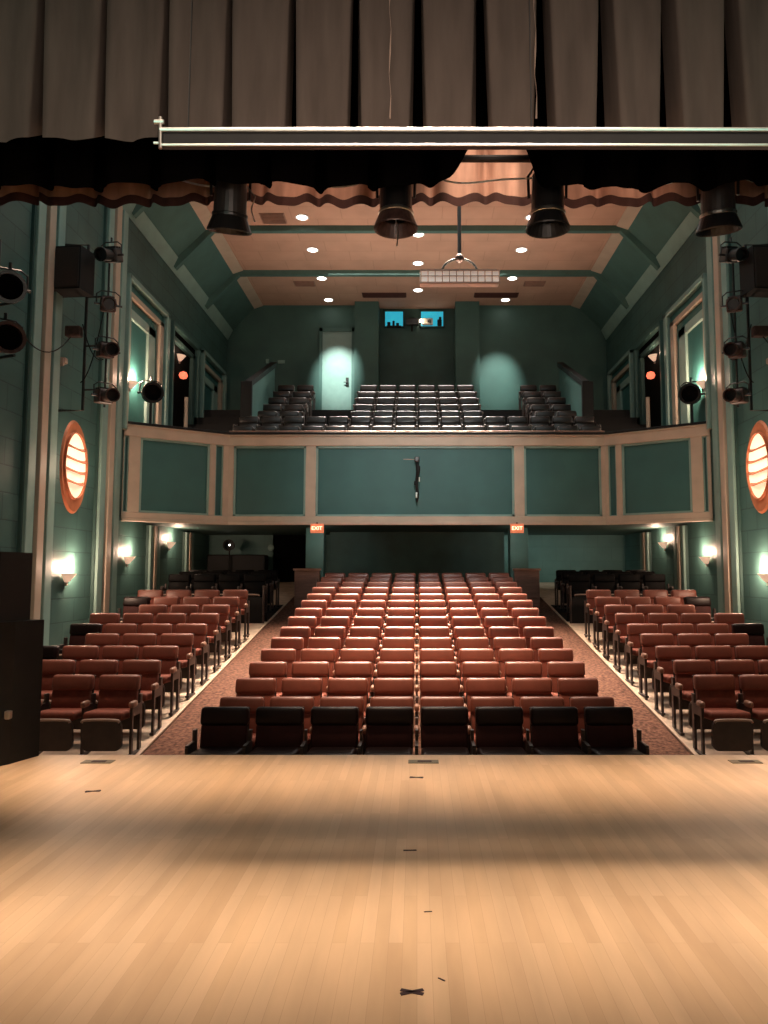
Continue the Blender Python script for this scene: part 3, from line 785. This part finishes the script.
val = swag(-4.6, 4.6, lambda x, u: 6.9, lambda x, u: hemC(x, u)+.07, 18, 'tan_cloth', 'proscenium_valance')
tag(val, 'gathered dusty-rose valance with scalloped dark hem at the proscenium', 'valance')
h2 = swag(-4.6, 4.6, lambda x, u: hemC(x, u)+.07, lambda x, u: hemC(x, u)-.012, 2, 'hem', 'hem_band', True); h2.parent = val
# dark header behind the valance closes the gap to the house ceiling
struct(MB().span((-6, 6.62, 5.6), (6, 6.82, 10.4)), 'wall_proscenium_header', 'black')
for s, nm in ((-1, 'wall_proscenium_left'), (1, 'wall_proscenium_right')):
    struct(MB().span((s*4.75, 6.55, -.6), (s*6.4, 6.82, 10.4)), nm, 'teal')

# bright metal bar in front of the border
t = thing('lighting_bar', 'long dark bar with two bright aluminium rails under the pleated curtain', 'bar', (0, 3.72, 3.865))
xa = -257*3.9/750
MB().box(((xa+2.75)/2, .03, 0), (2.75-xa, .05, .072), .004).done('channel', 'black_metal', t)
MB().tube([(xa, 0, .042), (2.75, 0, .042)], .012, 8).done('rail', 'chrome', t)
MB().tube([(xa, 0, -.040), (2.75, 0, -.040)], .007, 8).done('rail', 'chrome', t)
g = MB(); g.tube([(xa, 0, .11), (xa+.005, 0, -.06)], .010, 8); g.tube([(xa-.03, 0, .085), (xa+.02, 0, .085)], .012, 8); g.tube([(xa-.03, 0, -.03), (xa, 0, -.03)], .007, 8)
g.done('end_bracket', 'chrome', t)
g = MB()
for x in (-1.2, .6, 2.4): g.tube([(x, .03, .04), (x, .06, 2.2)], .004, 6)
g.done('suspension_wire', 'black_metal', t)
for i, (x, lab) in enumerate(((-.15, 'fine pale chain down the curtain fold near its middle'), (.66, 'second fine pale chain down the curtain, past the middle'))):
    g = MB().tube([(x+.006*math.sin(q*2.1), 3.955, 4.12+q*.13) for q in range(16)], [.0012+.0045*(q % 3 == 0) for q in range(16)], 5)
    tag(g.done('hanging_chain', 'piping'), lab, 'chain')

# ------------------------------------------------------------------ on the stage
t = thing('subwoofer', 'tall black angled loudspeaker cabinet on the stage corner, base of the stack', 'loudspeaker', (-3.98, 6.42, 0))
MB().prism([(-.75, -.12), (.44, -.02), (.52, .10), (.62, .40), (-.75, .46)], 2, 0, 1.20).done('cabinet', 'black', t)
MB().prism([(-.70, -.14), (.40, -.045), (.40, -.02), (-.70, -.11)], 2, .06, 1.14).done('grille', 'grille', t)
MB().box((.52, .05, .42), (.05, .05, .07), .01).done('connector', 'chrome', t)
t = thing('loudspeaker', 'smaller black loudspeaker cabinet stacked on top of the stage-corner one', 'loudspeaker', (-3.98, 6.42, 1.20))
MB().prism([(-.7, -.10), (.42, -.0), (.50, .38), (-.7, .44)], 2, 0, .60).done('cabinet', 'black', t)
MB().prism([(-.66, -.12), (.38, -.02), (.38, -.0), (-.66, -.08)], 2, .05, .55).done('grille', 'grille', t)

t = thing('stair_handrail', 'brown sloping handrail with post at the stage side steps', 'handrail', (-3.92, 7.6, -.545))
MB().tube([(-.42, .1, 1.42), (-.14, -.05, 1.10), (-.04, -.1, .92), (-.035, -.1, -.0)], .022, 8).done('rail', 'handrail', t, smooth=True)
MB().tube([(-.42, .1, 1.42), (-.42, .1, 0)], .02, 8).done('post', 'handrail', t)

for x, lab in ((-2.74, 'brass floor pocket plate at the stage lip nearest the loudspeakers'), (.055, 'brass floor pocket plate at the middle of the stage lip'), (2.82, 'brass floor pocket plate at the stage lip farthest from the loudspeakers')):
    t = thing('floor_pocket', lab, 'floor plate', (x, 6.60, .0))
    MB().box((0, 0, .002), (.26, .11, .006), .002).done('plate', 'pocket', t)
    MB().box((.01, 0, .0065), (.12, .05, .003)).done('lid', 'tape', t)
def mark(px, D, sc_, lab, ang=(.3, -.3)):
    c = D*.9965 - 1.6*.0837
    g = MB()
    for a in ang: g.box((0, 0, 0), (.11*sc_, .022*sc_, .0015), 0, RZ(a))
    o = g.done('spike_mark', 'tape', loc=((px-417)*c/750, D, .0015+.0005)); tag(o, lab, 'tape mark')
mark(93, 5.72, 1.0, 'dark tape mark on the boards near the loudspeaker stack', (0, .5))
mark(416.5, 6.10, 1.0, 'dark tape mark just behind the middle floor plate', (.15, -.3))
mark(410, 4.52, .7, 'short dark tape mark at the middle of the shaded board band', (0, .1))
mark(412, 3.03, .85, 'bold dark cross of tape on the boards closest to the camera', (.35, -.35))
mark(441.5, 3.12, .30, 'tiny dark tape scrap beside the bold tape cross', (-.7,))
mark(428, 3.72, .35, 'faint small dark scrap on the bright middle boards', (0.1,))

# ------------------------------------------------------------------ lights
def look(o, tgt):
    d = Vector(tgt)-o.location; o.rotation_euler = d.to_track_quat('-Z', 'Y').to_euler()
def area(loc, tgt, sx, sy, e, col=(1, .85, .7), spread=180):
    L = bpy.data.lights.new('area', 'AREA'); L.shape = 'RECTANGLE'; L.size = sx; L.size_y = sy; L.energy = e; L.color = col; L.spread = R(spread)
    o = bpy.data.objects.new('area_light', L); COL.objects.link(o); o.location = loc; look(o, tgt); return o
def spot(loc, tgt, e, ang, blend=.5, col=(1, .85, .7), r=.15):
    L = bpy.data.lights.new('spot', 'SPOT'); L.energy = e; L.spot_size = R(ang); L.spot_blend = blend; L.color = col; L.shadow_soft_size = r
    o = bpy.data.objects.new('spot_light', L); COL.objects.link(o); o.location = loc; look(o, tgt); return o
WARM = (1, .74, .52)
WARM = (1, .80, .63)
area((0, 3.35, 6.0), (0, 3.60, 0), 9, .15, 58, WARM, 23)
area((0, 4.55, 6.2), (0, 6.08, 0), 10.5, .15, 60, (1, .74, .54), 20)
area((0, 2.0, 5.5), (0, 4.6, 0), 8, 1.0, 24, WARM, 100)
# house light on the centre block: steep light rims the tops, a lower one reaches the faces
area((0, 14.2, H(8.3)), (0, 11.6, 0), 3.6, 7.5, 2000, (1, .80, .62), 36)
spot((-.7, 7.6, H(7.6)), (0, 9.5, -.3), 3600, 32, .8, (1, .68, .46), .25)
spot((.7, 7.6, H(7.6)), (0, 10.4, -.2), 2300, 30, .8, (1, .72, .50), .25)
# side blocks
for s in (-1, 1):
    spot((s*4.4, 9.0, H(8.0)), (s*4.3, 10.2, 0), 1800, 40, .9, (1, .70, .52), .3)
    spot((s*4.3, 14.6, H(8.0)), (s*4.4, 11.2, 0), 2400, 38, .9, (1, .78, .62), .3)
# balcony seats, door and wall pools
area((0, 20.4, H(8.45)), (0, 19.0, H(4.2)), 5, .6, 600, (1, .93, .85), 80)
spot((-2.60, 20.6, H(8.40)), (-2.48, 23.2, H(6.15)), 1500, 33, 1, (.86, 1, .90), .05)
spot((2.62, 20.6, H(8.40)), (2.52, 23.2, H(6.0)), 1000, 32, 1, (.86, 1, .90), .05)
# balcony front
spot((0, 8.0, H(5.2)), (0, 16.4, H(2.0)), 1250, 44, 1, (.93, .97, .95), .3)
# general cool fill in the house, warm on the ceiling
area((0, 11.3, H(8.3)), (0, 12.0, 0), 9, 6, 165, (.80, .95, .93), 180)
area((0, 18.0, H(4.6)), (0, 18.8, H(8.5)), 7, 3.5, 100, (1, .82, .68), 120)
# under balcony pool beside the column
spot((2.1, 17.2, H(1.02)), (2.45, 20.2, H(.4)), 22, 70, .8, (.9, 1, .9), .05)
spot((-2.1, 17.2, H(1.02)), (-2.45, 20.2, H(.4)), 22, 70, .8, (.9, 1, .9), .05)
area((3.2, 20.4, H(1.0)), (3.8, 21.6, H(.3)), 3.5, .3, 6, (.85, 1, .92), 120)
# valance lit from its stage side
spot((.6, 5.45, 5.35), (.60, 6.4, 5.05), 75, 70, .9, (1, .76, .58), .1)
spot((-1.0, 5.45, 5.35), (-.9, 6.4, 4.95), 30, 80, .9, (1, .66, .48), .1)
spot((1.8, 5.45, 5.35), (1.7, 6.4, 4.95), 28, 80, .9, (1, .66, .48), .1)
# soft glow up at the border
area((0, 1.0, 2.6), (0, 4.0, 4.15), 3.0, .5, 24, (1, .80, .66), 90)

for s in (-1, 1): area((s*2.3, 1.2, 3.2), (s*2.6, 4.0, 4.8), 1.2, .4, 2.6, (.6, 1, .8), 90)
w = bpy.data.worlds.new('World'); sc.world = w; w.use_nodes = True
w.node_tree.nodes['Background'].inputs[0].default_value = (.55, .8, .75, 1)
w.node_tree.nodes['Background'].inputs[1].default_value = .015

# ------------------------------------------------------------------ camera
cam = bpy.data.cameras.new('Camera'); co = bpy.data.objects.new('Camera', cam); COL.objects.link(co)
co.location = (0, 0, EYE); co.rotation_euler = (PI/2 + math.atan(63/750), 0, 0)
cam.sensor_fit = 'VERTICAL'; cam.sensor_height = 24; cam.lens = 24*750/1024
cam.shift_x = (384-417)/1024*1.0
cam.clip_start = .05; cam.clip_end = 200
sc.camera = co
sc.view_settings.view_transform = 'Standard'
sc.view_settings.look = 'None'
sc.view_settings.exposure = 0
